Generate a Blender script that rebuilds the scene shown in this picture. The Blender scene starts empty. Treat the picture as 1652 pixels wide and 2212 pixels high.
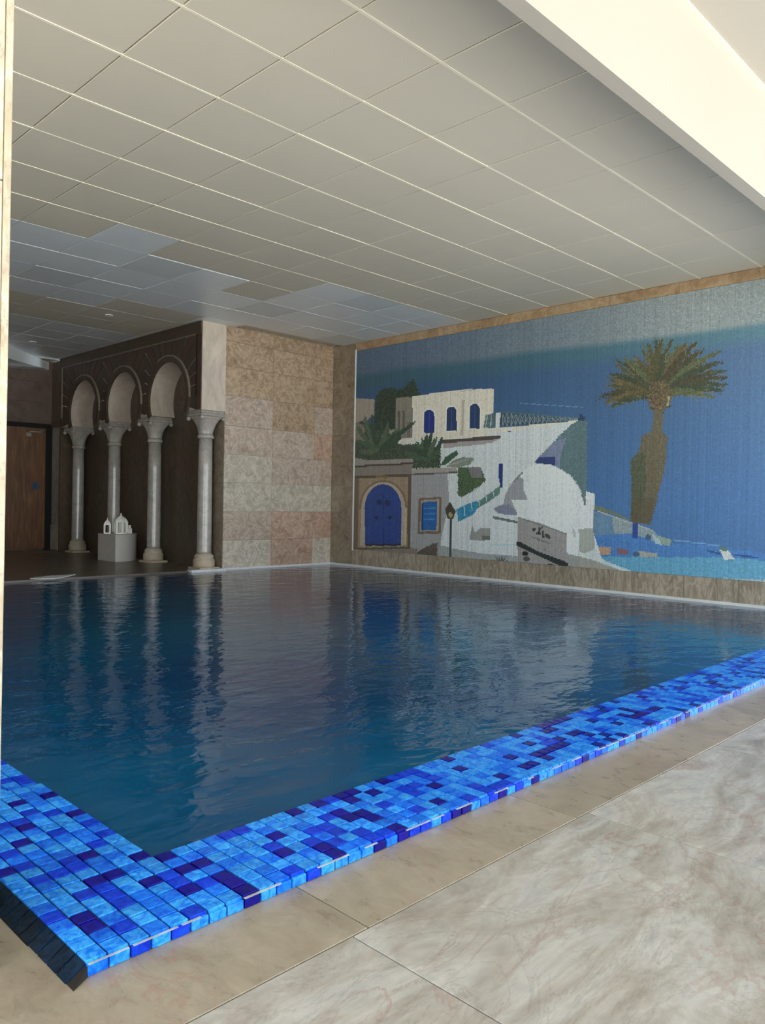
import bpy, bmesh, math, random
import numpy as np
from mathutils import Matrix, Vector
random.seed(7); rng = np.random.default_rng(7)
C = bpy.context.scene.collection
PI = math.pi

# ------------------------------------------------------------------ camera, sky, exposure
FPX = 1687.17
RV = Vector((0.70168737, -0.71225016, 0.0182906)); UV = Vector((-0.0039522, 0.02178014, 0.99975497)); FV = Vector((0.71247401, 0.70158772, -0.01246789))
CAM = Vector((0, 0, 0.94774))
cam = bpy.data.cameras.new('camera'); cam_o = bpy.data.objects.new('camera', cam); C.objects.link(cam_o)
m = Matrix.Identity(4)
for i in range(3):
    m[i][0] = RV[i]; m[i][1] = UV[i]; m[i][2] = -FV[i]; m[i][3] = CAM[i]
cam_o.matrix_world = m
cam.sensor_fit = 'HORIZONTAL'; cam.sensor_width = 36; cam.lens = FPX / 1652 * 36; cam.clip_start = 0.02
bpy.context.scene.camera = cam_o
w = bpy.data.worlds.new('sky'); bpy.context.scene.world = w; w.use_nodes = True
bg = w.node_tree.nodes['Background']; bg.inputs[0].default_value = (0.86, 0.94, 1.0, 1); bg.inputs[1].default_value = 3.2
sun_d = bpy.data.lights.new('sun', 'SUN'); sun_d.energy = 20.0; sun_d.angle = 0.02; sun_d.color = (1, 0.97, 0.93)
sun_o = bpy.data.objects.new('sun', sun_d); C.objects.link(sun_o)
sun_o.rotation_euler = Vector((0.10, -0.46, 0.95)).to_track_quat('Z', 'Y').to_euler()     # high over the terrace; lights a strip of floor just inside the windows, behind the viewer
sc = bpy.context.scene
sc.view_settings.view_transform = 'Standard'; sc.view_settings.look = 'None'; sc.view_settings.gamma = 1
sc.view_settings.exposure = 0.42; sc.view_settings.use_curve_mapping = False
sc.cycles.use_denoising = True
sc.cycles.max_bounces = 8; sc.cycles.diffuse_bounces = 6; sc.cycles.sample_clamp_indirect = 8
sc.cycles.caustics_reflective = False; sc.cycles.caustics_refractive = False

# ------------------------------------------------------------------ helpers
def s2l(c):
    return tuple((v / 255 / 12.92) if v <= 10 else ((v / 255 + 0.055) / 1.055) ** 2.4 for v in c)
def rgba(c, k=1): c = s2l(c); return (c[0] * k, c[1] * k, c[2] * k, 1)

def new_mat(name):
    mt = bpy.data.materials.new(name); mt.use_nodes = True
    nt = mt.node_tree; b = nt.nodes['Principled BSDF']
    return mt, nt, b
def N(nt, t, **kw):
    n = nt.nodes.new(t)
    for k, v in kw.items(): setattr(n, k, v)
    return n
def ramp(nt, stops):
    r = N(nt, 'ShaderNodeValToRGB'); e = r.color_ramp.elements
    while len(e) < len(stops): e.new(0.5)
    for el, (p, c) in zip(e, stops): el.position = p; el.color = c
    return r
def mix(nt, fac, a, b, mode='MIX'):
    n = N(nt, 'ShaderNodeMix', data_type='RGBA', blend_type=mode)
    for sock, v in ((n.inputs[0], fac), (n.inputs[6], a), (n.inputs[7], b)):
        if isinstance(v, (int, float)): sock.default_value = v
        elif isinstance(v, tuple): sock.default_value = v
        else: nt.links.new(v, sock)
    return n.outputs[2]
def noise(nt, vec, scale, detail=6, rough=0.55, dist=0.0):
    n = N(nt, 'ShaderNodeTexNoise'); n.inputs['Scale'].default_value = scale; n.inputs['Detail'].default_value = detail
    n.inputs['Roughness'].default_value = rough; n.inputs['Distortion'].default_value = dist
    nt.links.new(vec, n.inputs['Vector']); return n.outputs['Fac']

def marble(name, cols, vein, scale=1.5, rough=0.35, vein_amt=0.6, vein2=None, stretch=(1, 1, 1), bump=0.02, rnd=0.35, k=1.0, spec=0.5, vscale=1.0, scr=0.0):
    mt, nt, b = new_mat(name); L = nt.links
    geo = N(nt, 'ShaderNodeNewGeometry'); oi = N(nt, 'ShaderNodeObjectInfo')
    mp = N(nt, 'ShaderNodeMapping'); mp.inputs['Scale'].default_value = stretch
    sc_ = N(nt, 'ShaderNodeVectorMath', operation='SCALE'); sc_.inputs[0].default_value = (37, 53, 71); L.new(oi.outputs['Random'], sc_.inputs['Scale'])
    ad = N(nt, 'ShaderNodeVectorMath', operation='ADD'); L.new(geo.outputs['Position'], ad.inputs[0]); L.new(sc_.outputs[0], ad.inputs[1])
    L.new(ad.outputs[0], mp.inputs['Vector']); v = mp.outputs[0]
    n1 = noise(nt, v, scale, 9, 0.62, 1.6)
    st = [(0.3 + 0.4 * i / (len(cols) - 1), rgba(c, k)) for i, c in enumerate(cols)]
    r1 = ramp(nt, st); L.new(n1, r1.inputs[0])
    col = r1.outputs[0]
    # clouding
    n3 = noise(nt, v, scale * 5, 6, 0.7, 0.6); r3 = ramp(nt, [(0.3, (0.74, 0.74, 0.74, 1)), (0.72, (1.12, 1.12, 1.12, 1))]); L.new(n3, r3.inputs[0])
    col = mix(nt, 0.8, col, r3.outputs[0], 'MULTIPLY')
    n2 = noise(nt, v, scale * 1.3 * vscale, 8, 0.6, 2.4)
    r2 = ramp(nt, [(0.475, (0, 0, 0, 1)), (0.5, (1, 1, 1, 1)), (0.525, (0, 0, 0, 1))]); L.new(n2, r2.inputs[0])
    n5 = noise(nt, v, scale * 0.9, 2); r5 = ramp(nt, [(0.45, (0, 0, 0, 1)), (0.62, (1, 1, 1, 1))]); L.new(n5, r5.inputs[0])
    mv = N(nt, 'ShaderNodeMath', operation='MULTIPLY'); L.new(r2.outputs[0], mv.inputs[0]); L.new(r5.outputs[0], mv.inputs[1])
    mv2 = N(nt, 'ShaderNodeMath', operation='MULTIPLY'); L.new(mv.outputs[0], mv2.inputs[0]); mv2.inputs[1].default_value = vein_amt
    col = mix(nt, mv2.outputs[0], col, rgba(vein, k))
    if vein2:
        n6 = noise(nt, v, scale * 2.1 * vscale, 8, 0.65, 1.8)
        r6 = ramp(nt, [(0.485, (0, 0, 0, 1)), (0.5, (1, 1, 1, 1)), (0.515, (0, 0, 0, 1))]); L.new(n6, r6.inputs[0])
        m6 = N(nt, 'ShaderNodeMath', operation='MULTIPLY'); L.new(r6.outputs[0], m6.inputs[0]); m6.inputs[1].default_value = vein_amt * 0.8
        col = mix(nt, m6.outputs[0], col, rgba(vein2, k))
    if scr:
        n8 = noise(nt, v, 4.5, 5, 0.62, 1.8); r8 = ramp(nt, [(0.44, (0, 0, 0, 1)), (0.5, (scr, scr, scr, 1)), (0.56, (0, 0, 0, 1))]); L.new(n8, r8.inputs[0])
        col = mix(nt, r8.outputs[0], col, rgba(tuple(min(255, c + 36) for c in cols[-1]), k))
        n9 = noise(nt, v, 6, 6, 0.7, 1.2); r9 = ramp(nt, [(0.34, (scr, scr, scr, 1)), (0.46, (0, 0, 0, 1))]); L.new(n9, r9.inputs[0])
        col = mix(nt, r9.outputs[0], col, rgba(tuple(c * 0.72 for c in cols[0]), k))
    mr = N(nt, 'ShaderNodeMapRange'); L.new(oi.outputs['Random'], mr.inputs[0]); mr.inputs[3].default_value = 1 - rnd / 2; mr.inputs[4].default_value = 1 + rnd / 2
    hs = N(nt, 'ShaderNodeHueSaturation'); L.new(col, hs.inputs['Color']); L.new(mr.outputs[0], hs.inputs['Value'])
    L.new(hs.outputs[0], b.inputs['Base Color'])
    rr = N(nt, 'ShaderNodeMapRange'); L.new(n3, rr.inputs[0]); rr.inputs[3].default_value = rough * 0.7; rr.inputs[4].default_value = rough * 1.4
    L.new(rr.outputs[0], b.inputs['Roughness'])
    b.inputs['Specular IOR Level'].default_value = spec
    if bump:
        bp = N(nt, 'ShaderNodeBump'); bp.inputs['Strength'].default_value = 0.4; bp.inputs['Distance'].default_value = bump
        L.new(n3, bp.inputs['Height']); L.new(bp.outputs[0], b.inputs['Normal'])
    return mt

def plain(name, c, rough=0.5, k=1.0, metal=0, var=0.08, nscale=3.0, emit=None):
    mt, nt, b = new_mat(name); L = nt.links
    geo = N(nt, 'ShaderNodeNewGeometry')
    n = noise(nt, geo.outputs['Position'], nscale, 5)
    r = ramp(nt, [(0.3, rgba(c, k * (1 - var))), (0.7, rgba(c, k * (1 + var)))]); L.new(n, r.inputs[0])
    L.new(r.outputs[0], b.inputs['Base Color']); b.inputs['Roughness'].default_value = rough; b.inputs['Metallic'].default_value = metal
    return mt

def mesh_obj(name, bm, mat, parent=None, smooth=False):
    me = bpy.data.meshes.new(name); bmesh.ops.recalc_face_normals(bm, faces=bm.faces); bm.to_mesh(me); bm.free()
    if smooth:
        for p in me.polygons: p.use_smooth = True
    me.materials.append(mat)
    o = bpy.data.objects.new(name, me); C.objects.link(o)
    if parent: o.parent = parent
    return o
def add_box(bm, x0, x1, y0, y1, z0, z1, bevel=0.0):
    r = bmesh.ops.create_cube(bm, size=1)
    for v in r['verts']:
        v.co = Vector(((x0 + x1) / 2 + v.co.x * (x1 - x0), (y0 + y1) / 2 + v.co.y * (y1 - y0), (z0 + z1) / 2 + v.co.z * (z1 - z0)))
    if bevel:
        es = list({e for v in r['verts'] for e in v.link_edges})
        bmesh.ops.bevel(bm, geom=es, offset=bevel, segments=1, affect='EDGES')
def box(name, x0, x1, y0, y1, z0, z1, mat, parent=None, bevel=0.0):
    bm = bmesh.new(); add_box(bm, x0, x1, y0, y1, z0, z1, bevel); return mesh_obj(name, bm, mat, parent)
def extr(name, pts, axis, a, b, mat, parent=None, bevel=0.0):
    """extrude a 2D outline along an axis between a and b; pts are (u,v) in the two other axes"""
    bm = bmesh.new()
    def P(u, v, t): return {'x': (t, u, v), 'y': (u, t, v), 'z': (u, v, t)}[axis]
    lo = [bm.verts.new(P(u, v, a)) for u, v in pts]; hi = [bm.verts.new(P(u, v, b)) for u, v in pts]
    bm.faces.new(lo); bm.faces.new(hi[::-1])
    n = len(pts)
    for i in range(n): bm.faces.new((lo[i], lo[(i + 1) % n], hi[(i + 1) % n], hi[i]))
    return mesh_obj(name, bm, mat, parent)
def add_lathe(bm, prof, cx, cy, seg=32, sq=None):
    rings = []
    for r, z in prof:
        ring = []
        for k in range(seg):
            a = 2 * PI * k / seg
            ring.append(bm.verts.new((cx + r * math.cos(a), cy + r * math.sin(a), z)))
        rings.append(ring)
    for i in range(len(rings) - 1):
        for k in range(seg):
            bm.faces.new((rings[i][k], rings[i][(k + 1) % seg], rings[i + 1][(k + 1) % seg], rings[i + 1][k]))
    bm.faces.new(rings[0][::-1]); bm.faces.new(rings[-1])
def lathe(name, prof, mat, parent=None, seg=32, cx=0, cy=0):
    bm = bmesh.new(); add_lathe(bm, prof, cx, cy, seg); o = mesh_obj(name, bm, mat, parent, True)
    return o
def thing(name, label, cat, loc=(0, 0, 0), group=None):
    o = bpy.data.objects.new(name, None); C.objects.link(o); o.location = loc; o.empty_display_size = 0.1
    o['label'] = label; o['category'] = cat
    if group: o['group'] = group
    return o
def tag(o, label, cat, group=None, kind=None):
    o['label'] = label; o['category'] = cat
    if group: o['group'] = group
    if kind: o['kind'] = kind
    return o
def struct(o, label, cat='room'):
    o['kind'] = 'structure'; o['label'] = label; o['category'] = cat; return o
def inst(name, me, parent, loc, mat=None):
    o = bpy.data.objects.new(name, me); C.objects.link(o); o.parent = parent; o.location = loc
    if mat:
        o.material_slots[0].link = 'OBJECT'; o.material_slots[0].material = mat
    return o

# ------------------------------------------------------------------ materials
M = {}
M['floor'] = marble('floor_marble', [(152, 146, 136), (174, 169, 160), (192, 191, 186), (174, 176, 175)], (150, 92, 82), 2.4, 0.20, 0.35, (120, 112, 100), (0.7, 1.5, 1), 0.002, 0.08, 0.93, 0.55, 0.6)
M['floor_tan'] = marble('floor_marble_tan', [(148, 136, 118), (166, 156, 138), (174, 164, 148)], (160, 100, 84), 2.6, 0.28, 0.3, (132, 122, 106), (1.4, 0.8, 1), 0.002, 0.10, 0.9)
M['joint'] = plain('joint_mortar', (112, 104, 92), 0.8)
M['wall_ochre'] = marble('wall_marble_ochre', [(158, 134, 108), (176, 152, 126), (188, 168, 144)], (214, 192, 162), 4.0, 0.42, 0.6, (116, 82, 58), (1, 1, 1), 0.006, 0.12, 1.05, 0.5, 1.6, 0.45)
M['wall_pink'] = marble('wall_marble_pink', [(166, 146, 130), (186, 168, 152), (194, 182, 168)], (220, 208, 192), 4.0, 0.42, 0.6, (150, 104, 90), (1, 1, 1), 0.006, 0.08, 1.15, 0.5, 1.6, 0.42)
M['wall_pale'] = marble('wall_marble_pale', [(176, 166, 148), (194, 186, 170), (204, 194, 180)], (224, 216, 204), 4.0, 0.40, 0.6, (156, 142, 124), (1, 1, 1), 0.006, 0.08, 1.15, 0.5, 1.6, 0.42)
M['wall_rose'] = marble('wall_marble_rose', [(164, 132, 112), (184, 154, 134), (194, 172, 154)], (216, 196, 176), 4.0, 0.42, 0.6, (150, 92, 76), (1, 1, 1), 0.006, 0.08, 1.15, 0.5, 1.6, 0.42)
M['wall_brown'] = marble('wall_marble_brown', [(132, 118, 100), (154, 140, 122), (168, 156, 136)], (176, 160, 138), 2.4, 0.4, 0.4, (98, 84, 68), (1, 1, 1), 0.004, 0.16, 0.95, 0.5, 1.4, 0.3)
M['band'] = marble('band_marble_gold', [(158, 128, 94), (188, 160, 126), (202, 180, 148)], (214, 190, 156), 3.0, 0.4, 0.5, (124, 92, 62), (1, 1, 1), 0.003, 0.12, 0.95)
M['base'] = marble('base_marble', [(138, 126, 108), (160, 148, 130), (172, 162, 146)], (196, 186, 166), 3.2, 0.3, 0.7, (122, 110, 94), (1, 1.6, 0.4), 0.003, 0.14, 1.12, 0.5, 1.5, 0.5)
M['arcade_dark'] = marble('arcade_marble_dark', [(92, 86, 68), (104, 92, 78), (112, 84, 76)], (142, 132, 112), 2.0, 0.45, 0.35, None, (1, 1, 1), 0.002, 0.15, 0.65)
M['arcade_red'] = marble('arcade_marble_red', [(104, 76, 68), (112, 86, 78), (98, 84, 72)], (140, 124, 108), 2.0, 0.45, 0.4, None, (1, 1, 1), 0.002, 0.15, 0.65)
M['arcade_trim'] = marble('arcade_trim_marble', [(150, 146, 126), (164, 158, 138), (158, 148, 138)], (180, 174, 154), 2.0, 0.4, 0.3, None, (1, 1, 1), 0.001, 0.05, 0.8)
M['arcade_light'] = marble('arcade_marble_light', [(190, 178, 160), (206, 194, 180), (214, 200, 190)], (172, 166, 150), 1.4, 0.4, 0.5, None, (1, 1, 0.35), 0.002, 0.08, 1.15)
M['niche'] = marble('niche_marble', [(92, 94, 74), (112, 100, 82), (116, 88, 76)], (150, 140, 112), 1.6, 0.35, 0.6, (60, 52, 40), (1, 1, 0.5), 0.002, 0.1, 0.66, 0.5, 1.2, 0.3)
M['column'] = marble('column_marble', [(168, 164, 156), (190, 186, 178), (200, 190, 186)], (128, 122, 118), 2.6, 0.10, 0.45, None, (1, 1, 0.8), 0.0, 0.06, 0.95, 0.7)
M['base_stone'] = marble('column_base_stone', [(196, 182, 156), (208, 194, 170), (214, 204, 184)], (180, 164, 140), 3, 0.4, 0.3, None, (1, 1, 1), 0.001, 0.05, 1.0)
M['pillar'] = marble('pillar_travertine', [(206, 182, 146), (218, 204, 178), (226, 220, 204)], (190, 110, 90), 2.6, 0.4, 0.5, (150, 120, 90), (1, 1, 0.5), 0.002, 0.1, 0.72, 0.5, 1.3, 0.4)
M['cream'] = plain('ceiling_cream', (220, 213, 196), 0.7, 1.0, 0, 0.02, 1.2)
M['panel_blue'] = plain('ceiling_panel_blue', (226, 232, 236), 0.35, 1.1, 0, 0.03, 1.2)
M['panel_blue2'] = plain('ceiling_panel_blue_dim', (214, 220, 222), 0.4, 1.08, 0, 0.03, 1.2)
M['bar'] = plain('ceiling_bar', (238, 233, 214), 0.5, 1.05, 0, 0.02)
M['white'] = plain('white_plaster', (174, 169, 160), 0.6, 1.0, 0, 0.015, 1.0)
M['gap_black'] = plain('dark_gap', (22, 20, 18), 0.8)
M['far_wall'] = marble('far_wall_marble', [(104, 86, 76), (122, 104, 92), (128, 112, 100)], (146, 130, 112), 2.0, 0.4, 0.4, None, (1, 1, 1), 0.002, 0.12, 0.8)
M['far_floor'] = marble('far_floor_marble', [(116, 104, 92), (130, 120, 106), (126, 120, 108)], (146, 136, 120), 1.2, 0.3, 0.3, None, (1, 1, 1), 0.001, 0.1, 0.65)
M['edge_white'] = plain('white_edge', (236, 240, 242), 0.4, 1.0, 0, 0.05, 9)
M['pedestal'] = plain('pedestal_stone', (216, 214, 206), 0.5, 1.0, 0, 0.05, 8)
M['lantern'] = plain('lantern_white', (250, 250, 244), 0.5, 1.1, 0, 0.01)
M['metal'] = plain('steel', (190, 186, 176), 0.3, 1.0, 1.0)
M['emblem'] = plain('emblem_blue', (40, 84, 130), 0.4, 1.0, 0, 0.2, 20)
M['grout'] = plain('tile_grout', (28, 46, 70), 0.5)
M['grout_pale'] = plain('pale_grout', (176, 180, 176), 0.6, 1.0, 0, 0.25, 30)
M['terrace'] = plain('terrace_stone', (216, 214, 206), 0.8)

def wood():
    mt, nt, b = new_mat('door_wood'); L = nt.links
    geo = N(nt, 'ShaderNodeNewGeometry'); mp = N(nt, 'ShaderNodeMapping'); mp.inputs['Scale'].default_value = (14, 14, 1.2)
    L.new(geo.outputs['Position'], mp.inputs[0]); n = noise(nt, mp.outputs[0], 2.5, 8, 0.6, 0.5)
    r = ramp(nt, [(0.3, rgba((92, 62, 42))), (0.55, rgba((122, 86, 58))), (0.75, rgba((146, 110, 78)))]); L.new(n, r.inputs[0])
    L.new(r.outputs[0], b.inputs['Base Color']); b.inputs['Roughness'].default_value = 0.5; return mt
M['wood'] = wood()

def glazed(name, a, b_, k=1.0):
    mt, nt, b = new_mat(name); L = nt.links
    geo = N(nt, 'ShaderNodeNewGeometry'); n = noise(nt, geo.outputs['Position'], 42, 4, 0.6, 1.2)
    r = ramp(nt, [(0.36, rgba(a, k)), (0.68, rgba(b_, k))]); L.new(n, r.inputs[0])
    oi = N(nt, 'ShaderNodeObjectInfo'); mr = N(nt, 'ShaderNodeMapRange'); L.new(oi.outputs['Random'], mr.inputs[0]); mr.inputs[3].default_value = 0.85; mr.inputs[4].default_value = 1.15
    hs = N(nt, 'ShaderNodeHueSaturation'); L.new(r.outputs[0], hs.inputs['Color']); L.new(mr.outputs[0], hs.inputs['Value'])
    L.new(hs.outputs[0], b.inputs['Base Color']); b.inputs['Roughness'].default_value = 0.14; b.inputs['Specular IOR Level'].default_value = 0.3
    bp = N(nt, 'ShaderNodeBump'); bp.inputs['Strength'].default_value = 0.25; bp.inputs['Distance'].default_value = 0.003
    L.new(n, bp.inputs['Height']); L.new(bp.outputs[0], b.inputs['Normal'])
    return mt
GL = [glazed('glazed_sky_blue', (6, 112, 236), (66, 176, 255)), glazed('glazed_mid_blue', (0, 82, 226), (30, 136, 250)),
      glazed('glazed_royal_blue', (0, 38, 196), (10, 76, 230)), glazed('glazed_navy', (6, 0, 110), (12, 8, 160))]
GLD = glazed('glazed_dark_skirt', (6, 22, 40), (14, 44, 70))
GW = [0.42, 0.27, 0.17, 0.14]

def water_mat():
    mt, nt, b = new_mat('pool_water'); L = nt.links
    geo = N(nt, 'ShaderNodeNewGeometry')
    n0 = noise(nt, geo.outputs['Position'], 0.45, 3)
    r = ramp(nt, [(0.35, rgba((0, 56, 102), 1)), (0.65, rgba((4, 86, 126), 1))]); L.new(n0, r.inputs[0])
    L.new(r.outputs[0], b.inputs['Base Color']); b.inputs['Roughness'].default_value = 0.02; b.inputs['IOR'].default_value = 1.33
    mp = N(nt, 'ShaderNodeMapping'); mp.inputs['Rotation'].default_value = (0, 0, math.radians(45)); mp.inputs['Scale'].default_value = (1, 1.7, 1)
    L.new(geo.outputs['Position'], mp.inputs[0])
    a = noise(nt, mp.outputs[0], 3.4, 3, 0.5, 0.4); c = noise(nt, mp.outputs[0], 11, 2, 0.5, 0.3)
    ad = N(nt, 'ShaderNodeMath', operation='MULTIPLY_ADD'); L.new(c, ad.inputs[0]); ad.inputs[1].default_value = 0.22; L.new(a, ad.inputs[2])
    bp = N(nt, 'ShaderNodeBump'); bp.inputs['Strength'].default_value = 1.0; bp.inputs['Distance'].default_value = 0.0085
    L.new(ad.outputs[0], bp.inputs['Height']); L.new(bp.outputs[0], b.inputs['Normal'])
    return mt
M['water'] = water_mat()

# ------------------------------------------------------------------ key dimensions
XW, YB, XA, HC, XE = 7.977, 8.964, 5.66, 3.298, 6.03    # mural wall, marble wall, arcade face, ceiling, marble wall's free edge
GX, GY, GS = 1.3754, 3.3505, 0.6                        # ceiling grid
YBM = 1.77                                              # bulkhead face
ZN = 3.537                                               # near ceiling
XL, YF, YFAR = -2.4, -2.8, 13.9
ZF = -0.03                                              # near floor

# ------------------------------------------------------------------ exterior
tb = bmesh.new(); add_box(tb, -26, 22, -26, YF - 0.2, -0.2, -0.06); add_box(tb, -26, XL - 0.2, YF - 0.2, 16, -0.2, -0.06)
struct(mesh_obj('terrace', tb, M['terrace']), 'sunlit stone terrace outside the open window wall', 'terrace')

# ------------------------------------------------------------------ walls
wbm = bmesh.new(); add_box(wbm, XW + 0.02, XW + 0.25, 1.3, YB + 0.25, -1.3, ZN + 0.1); add_box(wbm, XW + 0.02, XW + 0.25, YF, 1.3, 3.15, ZN + 0.1)
wr = struct(mesh_obj('wall_right', wbm, M['wall_brown']), 'long right-hand wall that carries the blue mosaic mural', 'wall')
wb = struct(box('wall_back', XE, XW + 0.02, YB + 0.02, YB + 0.25, -1.3, HC + 0.1, M['wall_brown']), 'back wall clad with beige and pink marble tiles', 'wall')
wfar = struct(box('wall_far', XL, 6.3, YFAR + 0.02, YFAR + 0.2, -0.2, HC + 0.1, M['far_wall']), 'dim far wall with the wooden door', 'wall')
lb = bmesh.new(); add_box(lb, XL - 0.2, XL, 3.8, YFAR + 0.2, -0.3, ZN + 0.1); add_box(lb, XL - 0.2, XL, 1.5, 1.7, -0.3, 3.15); add_box(lb, XL - 0.2, XL, 3.8, 3.95, -0.3, 3.15); add_box(lb, XL - 0.2, XL, YF, 3.8, 3.15, ZN + 0.1); add_box(lb, XL - 0.2, XL, -0.75, -0.6, -0.3, 3.15)  # unseen openings between the posts, added to light the mural and far walls
struct(mesh_obj('wall_left', lb, M['pillar']), 'left wall of the pool hall', 'wall')
wf = bmesh.new()
add_box(wf, XL, 8.2, YF - 0.2, YF, 3.15, ZN + 0.1)
for a, b_ in ((XL - 0.2, -1.6), (0.7, 0.85), (3.05, 3.2), (5.4, 5.55), (7.9, 8.2)): add_box(wf, a, b_, YF - 0.2, YF, -0.2, 3.15)
struct(mesh_obj('wall_front', wf, M['white']), 'window wall of wide open glazing bays behind the viewer', 'wall')

# marble tiles of the back wall: rows .395 m, columns split at 6.84 and 7.61
def slab_x(parent, y, x0, x1, z0, z1, mat, th=0.02, name='marble_tile'):     # slab on a wall facing -Y
    d = random.uniform(0, 0.002); g = 0.0012
    return box(name, x0 + g, x1 - g, y - d, y + th, z0 + g, z1 - g, mat, parent, 0.0015)
def slab_y(parent, x, y0, y1, z0, z1, mat, th=0.02, name='marble_tile'):     # slab on a wall facing -X
    d = random.uniform(0, 0.002); g = 0.0012
    return box(name, x - d, x + th, y0 + g, y1 - g, z0 + g, z1 - g, mat, parent, 0.0015)
rows = [0.0, 0.39, 0.785, 1.18, 1.565, 1.955, 2.365, 2.76, 3.10, HC]
cmap = ['wall_pale wall_rose wall_pale', 'wall_pink wall_rose wall_rose', 'wall_pale wall_pale wall_pale', 'wall_pale wall_pink wall_pink', 'wall_pink wall_pink wall_rose',
        'wall_pink wall_ochre wall_pink', 'wall_ochre wall_ochre wall_ochre', 'wall_ochre wall_ochre wall_ochre', 'wall_ochre wall_ochre wall_ochre']
for i in range(len(rows) - 1):
    cs = cmap[i].split()
    for k, (a, b_) in enumerate(((XE, 6.84), (6.84, 7.615), (7.615, XW))):
        slab_x(wb, YB, a, b_, rows[i], rows[i + 1], M[cs[k]])
# mural wall: corner slabs, top band and base band
for z0, z1 in ((0, 0.78), (0.78, 1.19), (1.19, 1.95), (1.95, 2.75), (2.75, HC)): slab_y(wr, XW, 8.652, YB, z0, z1, M['wall_brown'])
for z0, z1 in ((0.0, 0.55), (0.55, 1.35), (1.35, 2.15), (2.15, 2.95), (2.95, HC)): slab_y(wr, XW - 0.006, 8.466, 8.652, z0, z1, M['wall_brown'], 0.026)
y = 8.466; ys = [y]
while y > 2.0: y -= random.choice((0.62, 0.8, 0.9)); ys.append(max(y, 1.9))
for a, b_ in zip(ys[1:], ys[:-1]): slab_y(wr, XW, a, b_, 3.185, HC, M['band'])
y = 8.466; ys = [y]
while y > 1.0: y -= random.choice((0.42, 0.55, 0.72)); ys.append(y)
for a, b_ in zip(ys[1:], ys[:-1]): slab_y(wr, XW, a, b_, 0.0, 0.245, M['base'])
for a in (3.447, 2.892, 5.2, 6.6): box('joint_strip', XW - 0.0035, XW + 0.01, a - 0.009, a + 0.009, 0.0, 0.243, M['arcade_trim'], wr)
# white line where the walls meet the water
struct(box('trim_1', 5.62, XW, YB - 0.016, YB + 0.0, -0.02, 0.012, M['edge_white']), 'thin white edge at the foot of the marble tile wall', 'trim')
struct(box('trim_2', XW - 0.018, XW - 0.0, 1.53, YB - 0.016, -0.02, 0.014, M['edge_white']), 'thin white edge along the foot of the mural wall', 'trim')

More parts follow.
